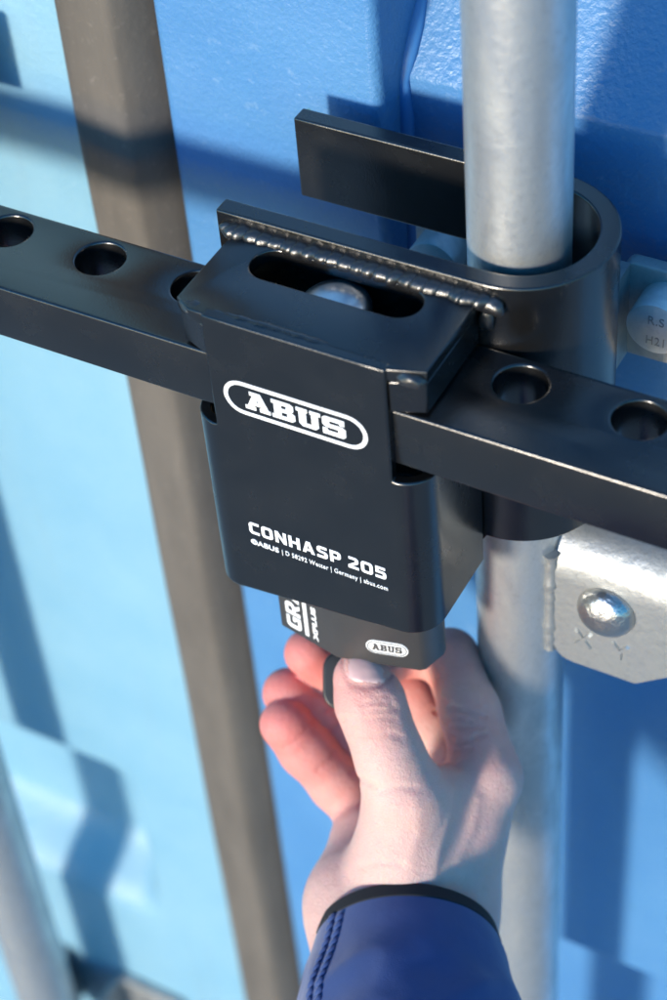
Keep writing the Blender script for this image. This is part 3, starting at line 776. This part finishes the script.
vw = CAM_C+vq @ CAM_R
inner = (vq > q0+2*H).all(1) & (vq < q1-2*H).all(1)
for it in range(3):
    e = 2e-4; s_ = hand_sdf(vw)
    G = np.stack([(hand_sdf(vw+np.eye(3)[i]*e)-s_)/e for i in range(3)], 1)
    G /= np.maximum(np.linalg.norm(G, axis=1), .3)[:, None]
    step = np.clip(s_, -.0008, .0008)[:, None]*G
    vw = np.where(inner[:, None], vw-step, vw)
me = bpy.data.meshes.new('person'); me.from_pydata(vw.tolist(), [], quads.tolist()); me.validate(); me.update()
me.shade_smooth()
# ruddier finger ends and knuckles
pk = np.zeros(len(vw))
for ch in (THUMB, INDEX, MIDDLE, RING, PINKY):
    ends = [ch[0], ch[1]] if ch is THUMB else [ch[-1], ch[-2], ch[-3]]
    for (c_, r), wgt in zip(ends, (.45, .25) if ch is THUMB else (1, .8, .55)):
        pk = np.maximum(pk, wgt*np.exp(-((np.linalg.norm(vw-c_, axis=1)-r*mmr)/.009)**2))
pk = np.maximum(pk, .5*np.exp(-(np.linalg.norm(vw-J(466, 735, .765), axis=1)/.016)**2))
at_ = me.attributes.new('pink', 'FLOAT', 'POINT'); at_.data.foreach_set('value', pk.astype(np.float32))
hand = link('person', me, 'skin')
tag(hand, 'hand in a blue sleeve reaching up to turn the key in the padlock', 'person')
sm = hand.modifiers.new('smooth', 'SMOOTH'); sm.factor = .3; sm.iterations = 1

# thumb nail: a curved shield lying on the thumb tip
bm = bmesh.new(); gridv = {}
nu, nv = 15, 13
for i in range(nu):
    for j in range(nv):
        u = -1+2*i/(nu-1); v = -1+2*j/(nv-1)
        r_ = (abs(u)**4+abs(v)**4)**.25; s_ = max(abs(u), abs(v)); k = s_/r_ if r_ > 1e-6 else 1
        u2, v2 = u*k, v*k
        a = 365+u2*23+v2*3.0; b_ = 669+v2*(16.5)+u2*1.5
        d = surf(a, b_)
        if d is None: d = .727
        edge = max(abs(u), abs(v)); lift = .00035 if edge < .99 else -.0009
        p_ = S3(a, b_, d-lift)
        gridv[i, j] = bm.verts.new(p_)
for i in range(nu-1):
    for j in range(nv-1): bm.faces.new((gridv[i, j], gridv[i+1, j], gridv[i+1, j+1], gridv[i, j+1]))
bmesh.ops.smooth_vert(bm, verts=bm.verts, factor=.5, use_axis_x=True, use_axis_y=True, use_axis_z=True)
nail = from_bm(bm, 'thumb_nail', 'nail', hand, 180)

# sleeve
ax_ = CAM_R[1]*.76-CAM_R[2]*.65; ax_ /= np.linalg.norm(ax_)          # from cuff towards the elbow
e1 = CAM_R[0]-ax_*(CAM_R[0] @ ax_); e1 /= np.linalg.norm(e1); e2 = np.cross(ax_, e1)
if e2 @ CAM_R[2] > 0: e2 = -e2                                            # e2 points to the viewer
cc = J(407, 934, .7555)
def sleeve_pt(ang, s_, extra=0.):
    r1 = .0338+.26*s_-.7*s_*s_; r2 = .0318+.24*s_-.7*s_*s_
    fo = noise.noise(Vector((math.cos(ang)*1.5+s_*22, math.sin(ang)*1.5, s_*30)))
    k = 1+(.045*(1-2*abs(fo))-.02+.02*noise.noise(Vector((math.cos(ang)*3, math.sin(ang)*3, s_*80+4))))*min(s_/.025, 1)
    slant = .001*math.cos(ang)-.004*math.sin(ang)
    return cc+e1*(math.cos(ang)*(r1*k+extra))+e2*(math.sin(ang)*(r2*k+extra))+ax_*(s_+slant)
def tube(name, s0, s1, ns, extra, thick, mt, parent, na=120):
    bm = bmesh.new(); o_ = []; i_ = []
    for s_ in np.linspace(s0, s1, ns):
        o_.append([bm.verts.new(sleeve_pt(2*PI*k/na, s_, extra)) for k in range(na)])
        i_.append([bm.verts.new(sleeve_pt(2*PI*k/na, s_, extra-thick)) for k in range(na)])
    for lst in (o_, i_):
        for a, b in zip(lst, lst[1:]):
            for k in range(na): bm.faces.new((a[k], a[(k+1) % na], b[(k+1) % na], b[k]))
    for a, b in ((o_[0], i_[0]), (o_[-1], i_[-1])):
        for k in range(na): bm.faces.new((a[k], a[(k+1) % na], b[(k+1) % na], b[k]))
    return from_bm(bm, name, mt, parent, 60)
slv = tube('jacket_sleeve', .0060, .15, 70, 0, .0022, 'fabric', hand)
ct = bevelmod(tube('cuff_binding', 0, .0064, 6, .0004, .0030, 'trim', slv), .0008, 3, 60)
# double row of raised stitches down the left of the sleeve
bm = bmesh.new()
def lump(bm, p, d1_, d2_, d3_):
    mm = Matrix(((d1_[0], d2_[0], d3_[0], p[0]), (d1_[1], d2_[1], d3_[1], p[1]), (d1_[2], d2_[2], d3_[2], p[2]), (0, 0, 0, 1)))
    bmesh.ops.create_icosphere(bm, subdivisions=2, radius=1, matrix=mm)
for k in range(30):
    s_ = .008+k*.0034
    for row in (0, 1):
        ang = 2.46+.05*s_/.02-row*.12
        p_ = sleeve_pt(ang, s_+row*.0017, .0003); q_ = sleeve_pt(ang, s_+row*.0017+.001, .0003); t_ = (q_-p_); t_ /= np.linalg.norm(t_)
        n_ = sleeve_pt(ang, s_+row*.0017, .001)-p_; n_ /= np.linalg.norm(n_); b_ = np.cross(t_, n_)
        lump(bm, p_, t_*.0019+b_*.0009, b_*.0018, n_*.0012)
st_ = from_bm(bm, 'seam_stitching', 'fabric', slv, 180)
